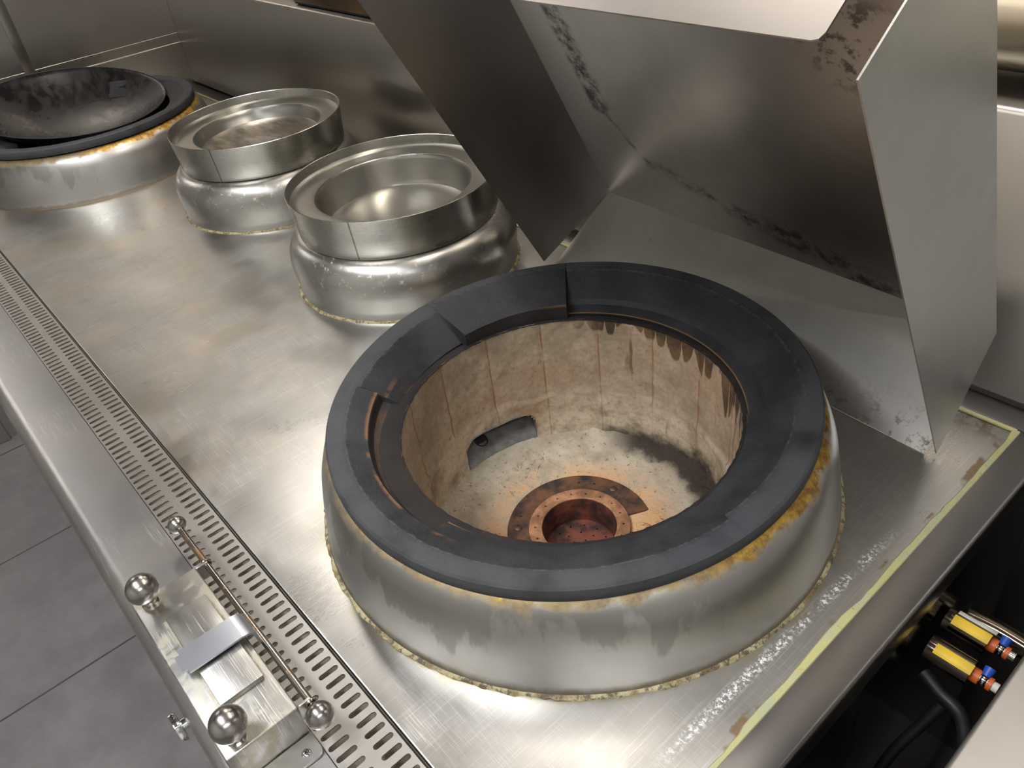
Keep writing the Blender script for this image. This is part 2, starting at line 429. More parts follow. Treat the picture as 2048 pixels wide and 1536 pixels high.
def mk_brick():
    g = G('fired_clay_lining'); u, v, _ = g.sep(g.UV); x, y, z = g.sep(g.O)
    n = g.noise(g.O, 22, 6, .65); f = g.noise(g.O, 160, 5, .7); big = g.noise(g.O, 7, 3)
    c = g.mix(g.ss(n, .3, .7), (.35, .275, .19), (.55, .455, .335))
    c = g.mix(g.mul(g.ss(big, .48, .68), .40), c, (.56, .35, .21))
    # seams between the curved blocks
    fr = g.math('FRACT', g.math('MULTIPLY_ADD', u, 360 / 22.8, -147.25 / 22.8 + .5 + 100))
    d = g.math('ABSOLUTE', g.math('SUBTRACT', fr, .5))
    seam = g.mul(g.ss(g.math('ADD', d, g.math('MULTIPLY_ADD', n, .02, -.01)), .022, .007), g.ss(g.noise(g.O, 30, 3), .30, .50))
    c = g.mix(g.mul(seam, .75), c, (.38, .15, .06))
    # pale mortar coat on the lower part
    low = g.ss(g.math('ADD', z, g.math('MULTIPLY_ADD', n, .05, -.025)), -.018, -.034)
    c = g.mix(g.mul(low, g.ss(n, .35, .6)), c, (.64, .54, .40))
    # dark specks
    c = g.mix(g.mul(g.ss(f, .42, .62), .35), c, (.30, .22, .15)); c = g.mix(g.mul(g.ss(f, .64, .70), .7), c, (.12, .07, .04))
    # grease runs hanging from the rim, longest on the back right
    s1 = g.math('SUBTRACT', 1.0, g.math('POWER', g.math('MULTIPLY', g.math('ABSOLUTE', g.math('SUBTRACT', g.math('FRACT', g.math('MULTIPLY_ADD', u, 62.0, g.mul(g.noise(g.mapv(g.UV, (25, 3, 1)), 1, 2), 1.6))), .5)), 2.0), 5.0))
    s2 = g.noise(g.mapv(g.UV, (34, .5, 1)), 1, 1, .5)
    sec = g.mul(g.ss(u, .07, .14), g.ss(u, .40, .33))
    edge = g.math('SUBTRACT', .087, g.mul(s1, g.ss(s2, .3, .65), g.math('MULTIPLY_ADD', g.ss(u, .33, .12), .044, .020)))
    run = g.mul(g.ss(g.math('SUBTRACT', z, edge), -.002, .002), sec)
    c = g.mix(g.mul(run, .88), c, g.mix(g.ss(n, .4, .6), (.05, .03, .018), (.16, .09, .04)))
    run2 = g.mul(g.ss(g.noise(g.mapv(g.UV, (60, 6, 1)), 1, 3, .6), .60, .70), g.ss(u, .05, .12), g.ss(u, .36, .30))
    c = g.mix(g.mul(run2, .75), c, (.12, .065, .03))
    # soot along the foot of the wall
    sz = g.math('ADD', z, g.math('MULTIPLY_ADD', n, .06, -.03))
    soot = g.mul(g.ss(sz, -.058, -.085), g.ss(u, .0, .06), g.ss(u, .37, .32))
    c = g.mix(g.mul(soot, .92), c, (.035, .024, .018))
    g.set(color=c, rough=.88, spec=.25)
    g.bump(g.math('SUBTRACT', g.math('ADD', g.mul(n, 1.2), g.mul(f, .5)), seam), .5, .0018); return g.m
MT['brick'] = mk_brick()

def mk_cement():
    g = G('refractory_cement'); x, y, z = g.sep(g.O); r = g.length(g.mapv(g.O, (1, 1, 0)))
    n = g.noise(g.O, 26, 6, .65); f = g.noise(g.O, 140, 5, .75)
    c = g.mix(g.ss(n, .3, .7), (.42, .34, .24), (.66, .58, .45))
    c = g.mix(g.mul(g.ss(r, .140, .088), g.ss(n, .36, .55), .9), c, (.66, .36, .17))
    c = g.mix(g.mul(g.ss(f, .58, .66), .75), c, (.14, .09, .055))
    cr_ = g.ss(g.math('ABSOLUTE', g.math('SUBTRACT', g.noise(g.O, 14, 4, .6, 1.0), .5)), .006, .001)
    c = g.mix(g.mul(cr_, g.ss(g.noise(g.O, 9, 2), .45, .6), .7), c, (.10, .065, .04))
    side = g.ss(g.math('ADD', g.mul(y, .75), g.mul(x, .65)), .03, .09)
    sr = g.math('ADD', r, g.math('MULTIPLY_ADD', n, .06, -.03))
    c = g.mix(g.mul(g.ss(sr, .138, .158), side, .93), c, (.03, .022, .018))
    g.set(color=c, rough=.9, spec=.2); g.bump(g.math('ADD', g.mul(n, 1.2), f), .8, .003); return g.m
MT['cement'] = mk_cement()
MT['rimburn'] = plain('burnt_rim', (.012, .008, .006), .85, 0, .6, 40)
MT['ash'] = plain('grey_ash_cement', (.20, .19, .175), .9, 0, .3, 60)

def mk_burner(name, a, b, rough=.55, metal=.5):
    g = G(name); n = g.noise(g.O, 34, 6, .65); f = g.noise(g.O, 150, 4, .7)
    c = g.mix(g.ss(n, .38, .62), a, b); c = g.mix(g.mul(g.ss(f, .62, .7), .6), c, (.10, .08, .07))
    g.set(color=c, rough=rough, metal=metal); g.bump(g.math('ADD', n, f), .4, .001); return g.m
MT['burn_dark'] = mk_burner('scorched_iron', (.055, .042, .040), (.22, .105, .055))
MT['burn_copper'] = mk_burner('heat_coloured_iron', (.28, .13, .07), (.62, .33, .18))
MT['burn_cup'] = mk_burner('burnt_cup_iron', (.05, .03, .025), (.24, .08, .05))

def mk_tile():
    g = G('grey_floor_tile'); x, y, z = g.sep(g.O); n = g.noise(g.O, 5, 6, .65); f = g.noise(g.O, 60, 3)
    c = g.mix(g.ss(n, .3, .7), (.135, .125, .122), (.215, .20, .195))
    TX, TY = .475, .95
    fx = g.math('ABSOLUTE', g.math('SUBTRACT', g.math('FRACT', g.math('ADD', g.math('DIVIDE', g.math('ADD', x, .976), TX), 100.5)), .5))
    fy = g.math('ABSOLUTE', g.math('SUBTRACT', g.math('FRACT', g.math('ADD', g.math('DIVIDE', g.math('ADD', y, 1.2), TY), 100.5)), .5))
    k = g.math('MAXIMUM', g.ss(fx, .0065, .004), g.ss(fy, .0035, .002))
    c = g.mix(g.mul(k, .9), c, (.030, .026, .024))
    g.set(color=c, rough=g.ss(n, .3, .7, .42, .6), spec=.4); g.bump(g.math('SUBTRACT', g.mul(f, .2), k), .3, .002); return g.m
MT['tile'] = mk_tile()
MT['paint'] = plain('pale_wall_tile', (.62, .60, .56), .4, 0, .05, 3)
MT['black'] = plain('black_rubber', (.012, .012, .013), .5)
MT['yel'] = plain('yellow_label', (.80, .52, .02), .45, 0, .08)
MT['wht'] = plain('white_label', (.75, .70, .60), .45, 0, .1)
MT['org'] = plain('orange_plastic', (.62, .12, .02), .4)
MT['blu'] = plain('blue_plastic', (.02, .08, .42), .35)
MT['pipe'] = steel('dark_pipe_steel', base=(.16, .13, .10), rough=.16, dirt=.4, dirtc=(.06, .04, .02))
MT['silver'] = steel('fitting_steel', base=(.6, .57, .52), rough=.18)
MT['caulk'] = None
def mk_caulk():
    g = G('yellowed_sealant'); n = g.noise(g.O, 45, 5, .7); f = g.noise(g.O, 120, 4, .7)
    c = g.mix(g.ss(n, .4, .62), (.36, .31, .17), (.16, .11, .045)); c = g.mix(g.mul(g.ss(f, .50, .60), .85), c, (.05, .038, .022))
    g.set(color=c, rough=.6); g.bump(f, .7, .002); return g.m
MT['caulk'] = mk_caulk()
def mk_trimy():
    g = G('yellow_sealant_strip'); n = g.noise(g.O, 30, 5, .7)
    c = g.mix(g.ss(n, .35, .65), (.44, .40, .17), (.37, .37, .22)); c = g.mix(g.mul(g.ss(g.noise(g.O, 90, 4, .7), .62, .7), .8), c, (.35, .20, .03))
    g.set(color=c, rough=.5); return g.m
MT['yseal'] = mk_trimy()
def mk_emit(name, col, s):
    g = G(name); g.b.inputs['Emission Color'].default_value = (*col, 1); g.b.inputs['Emission Strength'].default_value = s
    g.set(color=(.9, .9, .9), rough=.5); return g.m

# ------------------------------------------------------------------ room shell
XL, XR, YF, YB = -1.994, 2.3, -2.4, 0.398
def struct(o): o['kind'] = 'structure'; return o
struct(box('floor', MT['tile'], (XL - .1, XR + .1, YF - .1, YB + .1, FLOOR - .1, FLOOR)))
struct(box('wall_back', MT['wall'], (XL - .1, XR + .1, YB + .10, YB + .2, FLOOR, CEIL)))
struct(box('wall_left', MT['wall'], (XL - .1, XL, YF, YB + .1, FLOOR, CEIL)))
struct(box('wall_right', MT['paint'], (XR, XR + .1, YF, YB + .1, FLOOR, CEIL)))
struct(box('wall_front', MT['paint'], (XL - .1, XR + .1, YF - .1, YF, FLOOR, CEIL)))
struct(box('ceiling', MT['paint'], (XL - .1, XR + .1, YF - .1, YB + .2, CEIL, CEIL + .1)))
struct(box('baseboard_left', MT['next'], (XL + .0005, XL + .012, YF + .01, -.50, FLOOR + .001, FLOOR + .09), bevel=.002))
# welded vertical batten and horizontal crease on the far side wall
struct(box('trim_1', MT['wall'], (XL, XL + .003, -.020, .006, .02, 1.1), bevel=.001))
b = bmesh.new()
for zc, rr in ((.1165, .0022), (.1420, .0012)):
    cyl(b, (XL + .0002, -.3, zc + .006), (XL + .0002, YB - .001, zc), rr, n=12)
struct(obj('trim_2', b, MT['wall']))

# ------------------------------------------------------------------ wok range (all welded: one thing)
XD, XE = .3151, .352
YA, YC0 = -.3195, .358
rng = empty('wok_range', (0, 0, FLOOR), 'stainless steel wok range with welded burner collars, standing against the steel back wall', 'range')
def P(o):          # parent to range while keeping world coordinates
    o.location.z -= FLOOR; o.parent = rng; return o

wells = [(-.5516, .1623), (-1.0235, .164)]
FARC = (-1.5925, -.0073)
holes = [circle(0, 0, .235), circle(*FARC, .235)] + [circle(cx, cy, .14, 64) for cx, cy in wells]
P(plate('worktop', [(XL + .002, YA), (XD, YA), (XD, YC0), (XL + .002, YC0)], holes, 0, .003, MT['top'], bevel=.0012))
b = bmesh.new(); bx(b, XL + .002, XD, YA, YA + .004, -.03, -.0015, .001); P(obj('worktop_gap_shade', b, MT['gap']))  # black strip painted as the shade in the gap beside the grate
# rear strip and gap under the backsplash
P(box('rear_strip', MT['edge'], (XL + .002, XD + .02, YC0 + .001, YB - .003, -.02, .004), bevel=.0012))
b = bmesh.new(); bx(b, XL + .002, XD - .001, YC0 - .0035, YC0 + .002, .0, .0032, .001)
P(obj('rear_sealant', b, MT['yseal']))
# right-hand edge: sealant strip and dark trim strip
b = bmesh.new()
N = 90; prev = None
for i in range(N + 1):
    y = -.5 + (YC0 + .5) * i / N
    a = XD - .0050 - .003 * noise.noise(Vector((y * 22, 1.3, 0))) - .0015 * noise.noise(Vector((y * 90, 4, 0)))
    if y < -.12: a += .0015
    row = [b.verts.new((a, y, .0004)), b.verts.new((a + .0012, y, .0022)), b.verts.new((XD + .0020, y, .0026)), b.verts.new((XD + .0028, y, .0004))]
    if prev:
        for k in range(3): b.faces.new((prev[k], row[k], row[k + 1], prev[k + 1]))
    prev = row
P(obj('edge_sealant', b, MT['yseal']))
b = bmesh.new()
prof = [(XD + .0005, -.003), (XD + .0005, .0012), (XE - .0045, .0012), (XE - .0018, .0002), (XE, -.0022), (XE, -.030), (XE - .003, -.030), (XE - .003, -.003)]
A = [b.verts.new((x, -.47, z)) for x, z in prof]; B = [b.verts.new((x, YB - .003, z)) for x, z in prof]
for i in range(len(prof)): j = (i + 1) % len(prof); b.faces.new((A[i], A[j], B[j], B[i]))
b.faces.new(A[::-1]); b.faces.new(B)
P(obj('edge_trim', b, MT['edge'], angle=50))
P(box('side_panel', MT['sidep'], (XE - .006, XE - .0015, -.45, YB - .004, FLOOR + .12, -.0305)))
# trough below the slotted grate
b = bmesh.new()
tp = [(YA - .0005, -.0045), (YA - .0015, -.038), (YA - .010, -.046), (-.362, -.046), (-.3745, -.036), (-.3755, -.0045)]
A = [b.verts.new((XL + .003, y, z)) for y, z in tp]; B = [b.verts.new((XD + .002, y, z)) for y, z in tp]
for i in range(len(tp) - 1): b.faces.new((A[i], A[i + 1], B[i + 1], B[i]))
P(obj('drain_trough', b, MT['trough'], angle=60))
# front ledge with rolled edge and front panel
b = bmesh.new()
lp = [(-.3762, -.02), (-.3762, 0), (-.434, 0)]
for i in range(1, 9):
    t = pi / 2 * i / 8; lp.append((-.434 - .018 * sin(t), -.018 + .018 * cos(t)))
lp += [(-.452, -.075), (-.446, -.080), (-.40, -.080)]
xa, xb = XL + .002, XD
A = [b.verts.new((xa, y, z)) for y, z in lp]; B = [b.verts.new((xb, y, z)) for y, z in lp]
for i in range(len(lp) - 1): b.faces.new((A[i], A[i + 1], B[i + 1], B[i]))
P(obj('front_ledge', b, MT['ledge'], angle=40))
P(box('front_panel', MT['ledge'], (XL + .002, XE - .006, -.40, -.392, FLOOR + .12, -.035)))
for x in (.25, -.6, -1.3, -1.9):
    b = bmesh.new(); cyl(b, (x, -.34, FLOOR), (x, -.34, FLOOR + .13), .02); P(obj('foot', b, MT['silver']))

# big collars
cprof = [(.279, .0), (.2772, .004), (.2758, .012), (.2735, .03), (.2705, .050), (.2665, .070), (.2615, .084), (.2555, .093), (.247, .0985), (.238, .0985), (.232, .090), (.222, .078), (.205, .072), (.203, .05)]
WC = (.005, -.007)
P(lathe('burner_collar', cprof, MT['collar'], n=160))
c3 = P(lathe('burner_collar', cprof, MT['collar'], n=128)); c3.location.x = FARC[0]; c3.location.y = FARC[1]
P(lathe('collar_sealant', [(.2765, .0030), (.2785, .0026), (.2805, .0012), (.2812, -.0005)], MT['caulk'], n=360,
        fn=lambda t, r, z, k: (r + (.0022 if k > 1 else .0008) * noise.noise(Vector((cos(t) * 14, sin(t) * 14, k * .3))) + .0014 * noise.noise(Vector((cos(t) * 60, sin(t) * 60, k))), z)))
# small collars
sprof = [(.1815, .0), (.1800, .003), (.1805, .015), (.1828, .035), (.1835, .050), (.1815, .064), (.1760, .076), (.1680, .0855), (.158, .0905), (.146, .0915), (.142, .080), (.140, .02)]
for cx, cy in wells:
    o = P(lathe('burner_collar', sprof, MT['small'], n=128)); o.location.x = cx; o.location.y = cy
    o = P(lathe('collar_sealant', [(.180, .0025), (.1822, .0022), (.1845, .0)], MT['caulk'], n=240,
        fn=lambda t, r, z, k: (r + .0010 * noise.noise(Vector((cos(t) * 20, sin(t) * 20, k + cx))), z))); o.location.x = cx; o.location.y = cy

# lining of the near chamber: wall grid with a flue opening, floor, flue box
RW = .1765; ZT, ZB = .0880, -.097
bm = bmesh.new(); uvl = bm.loops.layers.uv.verify()
NT, NZ = 420, 84
D0, D1 = 153.6, 188.6
def wallpt(i, k):
    t = 2 * pi * i / NT; z = ZT + (ZB - ZT) * k / NZ; deg = math.degrees(t)
    r = RW
    p = Vector((cos(t) * RW, sin(t) * RW, z))
    low = max(0, min(1, (-.020 - z + .010 * noise.noise(p * 22)) / .006))
    r -= .0022 * low * (0.6 + .9 * noise.noise(p * 45))
    r += .0010 * noise.noise(p * 60) + .0006 * noise.noise(p * 170)
    fr = ((deg - 147.25) / 22.8) % 1.0; d = min(fr, 1 - fr) * 22.8
    if d < 1.3: r += .0013 * (1 - d / 1.3) * (1 - low)
    if k == 0: r += .001
    r *= 1
    if z < -.085: r -= .004 * ((-.085 - z) / .012)
    return (WC[0] + r * cos(t), WC[1] + r * sin(t), z)
V = [[bm.verts.new(wallpt(i, k)) for i in range(NT)] for k in range(NZ + 1)]
def ztop(deg):    # slanted roof of the flue opening
    f = (deg - D0) / (D1 - D0)
    return -.050 + .004 * f + (-.012 * max(0, (f - .9) / .1) if f > .9 else 0) - (.010 * (1 - f / .06) if f < .06 else 0)
for k in range(NZ):
    for i in range(NT):
        deg = 360 * (i + .5) / NT; z = ZT + (ZB - ZT) * (k + .5) / NZ
        if D0 < deg < D1 and z < ztop(deg) : continue
        j = (i + 1) % NT
        f = bm.faces.new((V[k][i], V[k + 1][i], V[k + 1][j], V[k][j]))
        z0 = ZT + (ZB - ZT) * k / NZ; z1 = ZT + (ZB - ZT) * (k + 1) / NZ
        for l, c in zip(f.loops, ((i / NT, z0), (i / NT, z1), ((i + 1) / NT, z1), ((i + 1) / NT, z0))): l[uvl].uv = c
lin = P(obj('chamber_lining', bm, MT['brick'], angle=60))
o = P(lathe('lining_rim', [(.1755, .0870), (.1785, .0885), (.200, .0890), (.201, .07)], MT['rimburn'], n=240, fn=lambda t, r, z, k: (r + .0012 * noise.noise(Vector((cos(t) * 22, sin(t) * 22, k))), z))); o.location.x = WC[0]; o.location.y = WC[1]
# flue pocket behind the opening
bm = bmesh.new()
angs = [D0 + (D1 - D0) * i / 16 for i in range(17)]
ri, ro = RW - .003, RW + .040
rows = []
for a in angs:
    t = radians(a); zt = ztop(min(max(a, D0 + .3), D1 - .3)) + .0022
    c, s = cos(t), sin(t)
    pts = [(ri, ZB + .0095), (ro, ZB + .0300), (ro, zt), (ri, zt)]
    rows.append([bm.verts.new((WC[0] + r * c, WC[1] + r * s, z)) for r, z in pts])
for a, b2 in zip(rows[:-1], rows[1:]):
    for k in range(3): bm.faces.new((a[k], a[k + 1], b2[k + 1], b2[k]))
bm.faces.new(rows[0]); bm.faces.new(rows[-1][::-1])
P(obj('flue_pocket', bm, MT['ash'], angle=30))
# pilot hole in the flue pocket
t = radians(176); o = P(lathe('pilot_tube', [(.0, .0004), (.0070, .0004), (.0078, .0014), (.0090, .0012), (.0095, .0)], MT['gap'], n=24, axis=(-cos(t) * .5 , -sin(t) * .5, .8)))
o.location.x = WC[0] + .196 * cos(t); o.location.y = WC[1] + .196 * sin(t); o.location.z += -.0768
# chamber floor
def ffn(t, r, z, k):
    p = Vector((r * cos(t), r * sin(t), 0))
    a = min(1, max(0, (r - .09) / .01))
    z += a * (.0016 * noise.noise(p * 30) + .0009 * noise.noise(p * 90))
    ang = math.degrees(t)
    if r > .145 and -15 < (ang if ang < 180 else ang - 360) < 130: z += .006 * (r - .145) / .03 * (.4 + noise.noise(p * 60))
    return r, z
fp = [(.186, -.083), (.176, -.0885)] + [(.172 - .083 * i / 22, -.0905 - .0075 * (i / 22) ** .8) for i in range(23)] + [(.0868, -.0990), (.0600, -.0995)]
o = P(lathe('chamber_floor', fp, MT['cement'], n=240, fn=ffn, angle=70)); o.location.x = WC[0]; o.location.y = WC[1]
# underside closing each far chamber
for cx, cy, r in [(FARC[0], FARC[1], .2)] + [(a, b3, .145) for a, b3 in wells]:
    o = P(lathe('chamber_floor', [(r, -.0), (r, -.12), (0, -.12)], MT['ash'], n=48)); o.location.x = cx; o.location.y = cy

# ------------------------------------------------------------------ gas burner in the chamber
BC = (-.0005, -.0005); bz = -.0960
gb = empty('gas_burner', (BC[0], BC[1], bz), 'rusty round gas burner with a perforated cup, sunk in the floor of the brick-lined chamber', 'burner')
a0, a1 = 36, 62    # missing sector of the outer plate
outer = [(.0865 * cos(radians(a)), .0865 * sin(radians(a))) for a in [a1 + (360 - a1 + a0) * i / 100 for i in range(101)]]
inner = [(.0600 * cos(radians(a)), .0600 * sin(radians(a))) for a in [a0 - (360 - a1 + a0) * i / 100 for i in range(101)]]
plate('flange', outer + inner, [circle(.0735 * cos(radians(q)), .0735 * sin(radians(q)), .0016, 12) for q in (120, 135, 210)], .0, .004, MT['burn_dark'], gb, bevel=.0006)
ports = [circle(.0525 * cos(radians(q)), .0525 * sin(radians(q)), .00135, 10) for q in range(6, 366, 20)]
plate('flame_ring', circle(0, 0, .0603, 96), [circle(0, 0, .0445, 96)] + ports, .0022, .004, MT['burn_copper'], gb, bevel=.0006)
lathe('burner_cup', [(.0448, .0015), (.0438, -.002), (.0425, -.020), (.0420, -.036)], MT['burn_cup'], gb, n=72)
hs = [circle(rr * cos(radians(q + off)), rr * sin(radians(q + off)), .0013, 10) for rr, nn, off in ((.010, 4, 10), (.0215, 8, 0), (.033, 12, 8)) for q in [360 / nn * i for i in range(nn)]]
plate('cup_base', circle(0, 0, .0423, 72), hs, -.034, .002, MT['burn_cup'], gb)
lathe('gas_plenum', [(.0, -.075), (.085, -.075), (.085, -.004)], MT['gap'], gb, n=48)
for q in (100, 225):
    s_ = lathe('screw', [(0, .0022), (.0030, .0022), (.0045, .0012), (.0048, .0)], MT['burn_dark'], gb, n=20, loc=(.0735 * cos(radians(q)), .0735 * sin(radians(q)), .0))

# ------------------------------------------------------------------ cast iron wok ring (near) and its twin (far)
#            lip        inner      mid        crease
SEC = [(-180.5, -141, (.184, .090), (.192, .0955), (.199, .1000), (.2255, .1155)),
       (-141, -79, (.187, .0885), (.2035, .0955), (.2072, .1075), (.2290, .1165)),
       (-79, -8, (.186, .0985), (.198, .1040), (.210, .1090), (.2296, .1165)),
       (-8, 37, (.1800, .0890), (.194, .0965), (.2075, .1040), (.2230, .1155)),
       (37, 135.6, (.1815, .0880), (.1950, .0910), (.1985, .0970), (.2335, .1160)),
       (135.6, 179.5, (.1765, .1035), (.190, .1070), (.205, .1105), (.2370, .1180))]
def sector(deg):
    d = (deg + 180.5) % 360 - 180.5
    for s in SEC:
        if s[0] <= d < s[1]: return s
    return SEC[0]
base = [(.228, .0925), (.1885, .080), (.1860, .080), (.19, .09), (.2, .1), (.21, .1), (.23, .11), (.2478, .1172), (.2500, .1150), (.2506, .1080), (.2500, .1015), (.2450, .1003)]
def rfn(t, r, z, k):
    s = sector(math.degrees(t))
    if 3 <= k <= 6: r, z = s[2 + k - 3]
    if k == 2: r = s[2][0] + .001; z = .084
    if k == 1: r = s[2][0] + .006; z = .083
    if k in (3, 4, 5, 6, 7):
        p = Vector((r * cos(t) * 40, r * sin(t) * 40, k)); z += .0004 * noise.noise(p)
    x, y = r * cos(t), r * sin(t)
    wgt = max(0, min(1, (.235 - r) / .05)) * .6
    x += WC[0] * wgt; y += WC[1] * wgt
    return hypot(x, y), z
ring = lathe('wok_ring', base, MT['iron'], n=960, closed=True, fn=rfn, angle=18, kuv=True)
ring.rotation_euler = (.030, .006, 0)
tag(ring, 'black cast iron wok ring resting on the near brick-lined burner, empty', 'wok ring')
ring.location = (0, 0, .0002)
ring2 = ring.copy(); ring2.data = ring.data.copy(); ring2.data.materials.clear(); ring2.data.materials.append(MT['iron2'])
link(ring2); ring2.location = (FARC[0], FARC[1], .0006); ring2.rotation_euler = (0, 0, 1.9)
tag(ring2, 'black cast iron wok ring at the far end, with a wok sitting in it', 'wok ring')

# ------------------------------------------------------------------ the wok
wk = empty('wok', (-1.6536, -.0115, .1312), 'black seasoned wok tilted in the far wok ring beside the steel side wall', 'wok')
wk.rotation_euler = Vector((0, 0, 1)).rotation_difference(Vector((.1499, .0737, 1)).normalized()).to_euler()
RK, DK = .211, .078; RS = (RK * RK + DK * DK) / (2 * DK); CZ = RS - DK
pi_, po_ = [], []
for i in range(25):
    r = RK * i / 24; z = CZ - math.sqrt(RS * RS - r * r)
    pi_.append((r, z))
for i in range(24, -1, -1):
    r = (RK + .0012) * i / 24; z = CZ - math.sqrt((RS + .0018) ** 2 - r * r) if i < 24 else .0002
    po_.append((r, z))
lathe('bowl', pi_ + po_, MT['wok'], wk, n=128)
lathe('rim', [(RK + .0004 + .0013 * cos(q), .0002 + .0013 * sin(q)) for q in [2 * pi * i / 10 for i in range(10)]], MT['iron2'], wk, n=128, closed=True)

# ------------------------------------------------------------------ insert pans on the small burners
def insert_pan(name, loc, depth, mpan, label):
    t = empty(name, loc, label, 'pan', None)
    band = [(.1634, .1530), (.1640, .1538), (.1634, .1544), (.1622, .1540), (.1612, .1525), (.1535, .1385), (.1548, .1380), (.1622, .1480), (.1632, .1490)]
    out = [(.1572, .0930), (.1566, .0918), (.1580, .0920), (.1586, .0935), (.1612, .1240), (.1642, .1530), (.1644, .1542), (.1634, .1547), (.1624, .1540), (.1600, .1380), (.1565, .0935)]
    lathe('band', out, MT['band'], t, n=160, closed=True, loc=(0, 0, 0))
    pr = [(.1606, .1400), (.1560, .1385), (.1515, .1368), (.1480, .1372), (.1320, .1362), (.1262, .1366), (.1232, .1362), (.1215, .1340), (.1200, .1290), (.1165, .137 - depth + .010), (.1130, .137 - depth + .003), (.1040, .137 - depth), (.06, .137 - depth - .001), (.0, .137 - depth - .001)]
    lathe('pan_bowl', pr, mpan, t, n=160)
    return t
insert_pan('round_pan', (wells[0][0], wells[0][1], 0), .052, MT['pan'], 'deep round steel pan with a flanged rim on the small burner nearest the splash guard')
insert_pan('round_pan', (wells[1][0], wells[1][1], 0), .026, MT['panbrown'], 'shallow round steel pan with brown-stained bottom, on the small burner beside the far wok')

# ------------------------------------------------------------------ slotted drain grate
SW = .0054; pit = .01285; hl = []
x = .1257 + pit * 14
while x > XD - .006: x -= pit
while x > XL + .02:
    if x < .3: hl.append(slot(x, -.3737, -.3538, SW)); hl.append(slot(x - .0006, -.3454, -.3256, SW))
    x -= pit
gr = plate('drain_grate', [(XL + .004, -.3752), (XD - .0005, -.3752), (XD - .0005, -.3230), (XL + .004, -.3230)], hl, -.0012, .0016, MT['grate'])
tag(gr, 'long steel strip with two rows of slots covering the drain trough along the front', 'drain cover')

# ------------------------------------------------------------------ backsplash (welded sheet behind the range) and shelf
bs = empty('backsplash', (0, YB, 0), 'tall stainless backsplash panel with a rolled top edge, behind the burners', 'backsplash')
def splash(x0, x1, zt, nm):
    b = bmesh.new(); pr = [(0, .008), (0, zt - .006), (.0015, zt - .002), (.005, zt), (.098, zt + .002), (.098, .008)]
    A = [b.verts.new((x0, y, z)) for y, z in pr]; B = [b.verts.new((x1, y, z)) for y, z in pr]
    for i in range(len(pr)): j = (i + 1) % len(pr); b.faces.new((A[i], A[j], B[j], B[i]))
    b.faces.new(A[::-1]); b.faces.new(B)
    return obj(nm, b, MT['wall'] if x0 < -.5 else MT['next'], bs, angle=50)
splash(XL + .001, -.2405, .2785, 'panel'); splash(-.2395, XR - .002, .3195, 'panel')
bb = empty('junction_box', (-1.10, .43, .2845), 'brown-stained steel box on top of the backsplash, above the round pans', 'box')
box('body', steel('brown_box_steel', base=(.30, .22, .14), rough=.35, dirt=.7, dirtc=(.14, .09, .05)), (-.145, .152, -.018, .055, .0, .10), bb, bevel=.002)
box('gap_shade_strip', MT['gap'], (-.143, .150, -.016, .05, -.0035, .0), bb)  # black strip standing in for the shadow line under the box
pp = empty('water_pipe', (.4, .462, .392), 'thick pale pipe running along the top of the backsplash, right of the splash guard', 'pipe')
b = bmesh.new(); cyl(b, (-.5, 0, 0), (1.85, 0, 0), .058, n=48); obj('tube', b, steel('satin_pipe', base=(.62, .57, .46), rough=.32, brush=(1, 6, 6), dirt=.3), pp)
for x in (-.45, 1.6):
    b = bmesh.new(); bx(b, x, x + .02, -.03, .03, -.0705, -.05, .002); obj('saddle', b, MT['silver'], pp)

# ------------------------------------------------------------------ splash guard
gd = empty('splash_guard', (0, .3, 0), 'folded stainless splash guard with side wings, leaning over the near wok burner', 'splash guard')
def gsheet(*a, **k):
    o = sheet(*a, **k); o.parent = gd; o.location = (0, -.3, 0); return o
FR = Vector((.2693, .344, .118)); UPD = Vector((0, -.195, .3565)).normalized()
FL = Vector((-.3046, .3832, .106))
TRt = Vector((.2700, .2685, .0042)); TLt = Vector((-.3588, .2887, .0100))
QR = Vector((.2693, -.0108, .4702))
ULd = (Vector((-.2845, .2138, .4133)) - FL).normalized()
UR = FR + UPD * .502; UL = FL + ULd * .497
QLd = (Vector((-.3320, .0425, .4476)) - TLt).normalized(); QL = TLt + QLd * .545
bwd = (UR - FR).cross(FL - FR); 
gsheet('back_panel', [FR, FL, UL, UR], .0012, MT['guard'], toward=(0, 1, .5))
gsheet('foot_panel', [Vector((.2600, .2635, .0012)), Vector((-.3500, .3020, .0012)), FL + Vector((0, 0, -.0004)), FR + Vector((-.0004, 0, -.0004))], .0012, MT['low'], toward=(0, 1, -.6))
gsheet('side_wing', [TRt, FR, UR, QR], .0014, MT['wing'], toward=(1, 0, 0))
gsheet('side_wing', [TLt, FL, UL, QL], .0014, MT['wing_shaded'], toward=(-1, 0, 0))
# folded top flap, corner rounded
f1 = Vector((.2363, .0049, .4821)); fd = Vector((0, .040, .031)).normalized()
back = f1 + fd * .122; fl_ = Vector((-.300, .006, .4825)); bl = fl_ + fd * .122
c1 = f1 + Vector((-.006, 0, 0)); c2 = f1 + fd * .006
gsheet('top_flap', [c1, f1 + Vector((-.0018, 0, 0)) + fd * .0016, c2, back, bl, fl_], .0016, MT['flap'], toward=(0, .5, -1))

